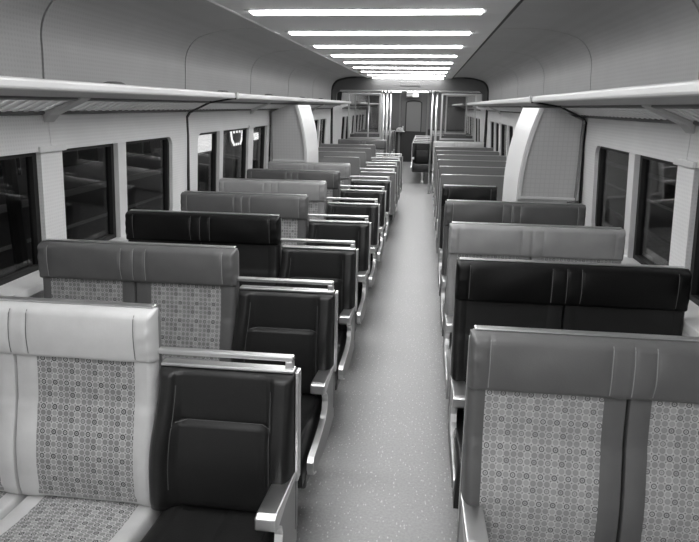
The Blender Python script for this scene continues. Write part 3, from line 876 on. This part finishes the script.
# ------------------------------------------------------------------ the yard outside
gd = struct(MB().box(-60, 60, -30, 60, -1.3, -1.2).build('ground', M['night']), 'dark rail yard outside the windows')
def parked_car(x, s, y0, y1, label):
    t = tag(empty('parked_rail_car', (x, (y0 + y1) / 2, -1.2)), label, 'rail car')
    L = (y1 - y0) / 2; f_ = -s   # face towards us
    prof = [(0, 0.9), (0, 2.0), (0.03 * s, 3.0), (0.25 * s, 3.5), (0.8 * s, 3.75), (1.6 * s, 3.8), (2.9 * s, 3.5), (2.9 * s, 0.9)]
    MB().prism(prof, 'y', -L, L).build('body', M['car'], t)
    MB().box(*sorted((-0.012 * s, 0.01 * s)), -L, L, 1.75, 1.83).build('stripe', M['carlight'], t)
    MB().box(*sorted((-0.012 * s, 0.01 * s)), -L, L, 1.36, 1.40).build('stripe', M['carlight'], t)
    MB().box(*sorted((-0.012 * s, 0.01 * s)), -L, L, 2.95, 3.02).build('stripe', M['carlight'], t)
    y = -L + 0.5
    while y < L - 1.5:
        MB().box(*sorted((-0.006 * s, 0.03 * s)), y, y + 1.2, 2.1, 2.75).build('window', M['cardark'], t, 0.01)
        y += 1.6
    for yy in (-L + 2.5, L - 2.5):
        for d in (-1.0, 1.0):
            MB().tube([(0.25 * s, yy + d, 0.46), (0.38 * s, yy + d, 0.46)], 0.44, 20).build('wheel', M['frame'], t)
        MB().box(*sorted((0.15 * s, 0.35 * s)), yy - 1.5, yy + 1.5, 0.4, 0.75).build('bogie_frame', M['frame'], t, 0.03)
    return t
parked_car(-4.3, -1, -2.0, 10.5, 'dark parked rail car seen through the left windows')
parked_car(3.8, 1, -3.0, 14.0, 'dark parked rail car seen through the right windows')
t = tag(empty('lit_sign', (-5.0, 13.8, -1.2)), 'bright white panel outside, seen through the left window beyond the gasket', 'sign')
MB().box(-0.06, 0.0, -0.62, 0.62, 1.8, 2.2).build('lit_face', M['litwin'], t, 0.01)
MB().box(-0.12, -0.05, -0.7, 0.7, 1.74, 2.26).build('housing', M['frame'], t, 0.01)
for q in (-0.5, 0.5): MB().tube([(-0.08, q, 0), (-0.08, q, 1.75)], 0.04, 8).build('post', M['frame'], t)
t = tag(empty('yard_lamp_ring', (-5.0, 16.0, -1.2)), 'ring of bright bulbs outside, seen through a left window', 'lamp')
pts = [(-0.5, 0.16), (0.5, 0.16), (0.45, -0.02), (0.28, -0.16), (-0.28, -0.16), (-0.45, -0.02)]
for i in range(6):
    (a, b), (c, d) = pts[i], pts[(i + 1) % 6]
    n = 3 if i else 4
    for j in range(n):
        q = j / n; yy, zz = a + (c - a) * q, 2.0 + b + (d - b) * q
        MB().tube([(0.02, yy, zz), (0.05, yy, zz)], 0.034, 8).build('bulb', M['bulb'], t)
MB().prism([(p[0] * 1.15, 2.0 + p[1] * 1.3) for p in pts], 'x', -0.06, 0.02).build('backplate', M['frame'], t)
MB().tube([(-0.08, 0, 0), (-0.08, 0, 1.82)], 0.05, 8).build('post', M['frame'], t)
t = tag(empty('yard_lamp', (-5.0, 17.9, -1.2)), 'square bright lamp outside, seen through the left window beside the locker', 'lamp')
MB().box(0.0, 0.05, -0.2, 0.2, 1.86, 2.06).build('lit_face', M['bulb'], t, 0.01)
MB().box(-0.1, 0.0, -0.24, 0.24, 1.82, 2.1).build('housing', M['frame'], t, 0.01)
MB().tube([(-0.05, 0, 0), (-0.05, 0, 1.85)], 0.04, 8).build('post', M['frame'], t)

for x, y in ((-3.05, 4.2), (2.6, 4.0), (-3.05, 9.0)):  # invented lamps, added so the parked cars show through the windows
    t = tag(empty('yard_fill_lamp', (x, y, -1.2)), 'added fill lamp on a slim post, lighting the yard outside the %s windows, about level with %s' % ('left' if x < 0 else 'right', 'the second rows' if y < 5 else 'the far locker'), 'lamp')
    MB().tube([(0, 0, 0), (0, 0, 5.2)], [0.06, 0.04], 8).build('post', M['frame'], t)
    MB().box(-0.12, 0.12, -0.2, 0.2, 5.2, 5.3).build('housing', M['frame'], t, 0.02)
    MB().box(-0.10, 0.10, -0.18, 0.18, 5.185, 5.2).build('lit_face', M['yard_fill'], t)
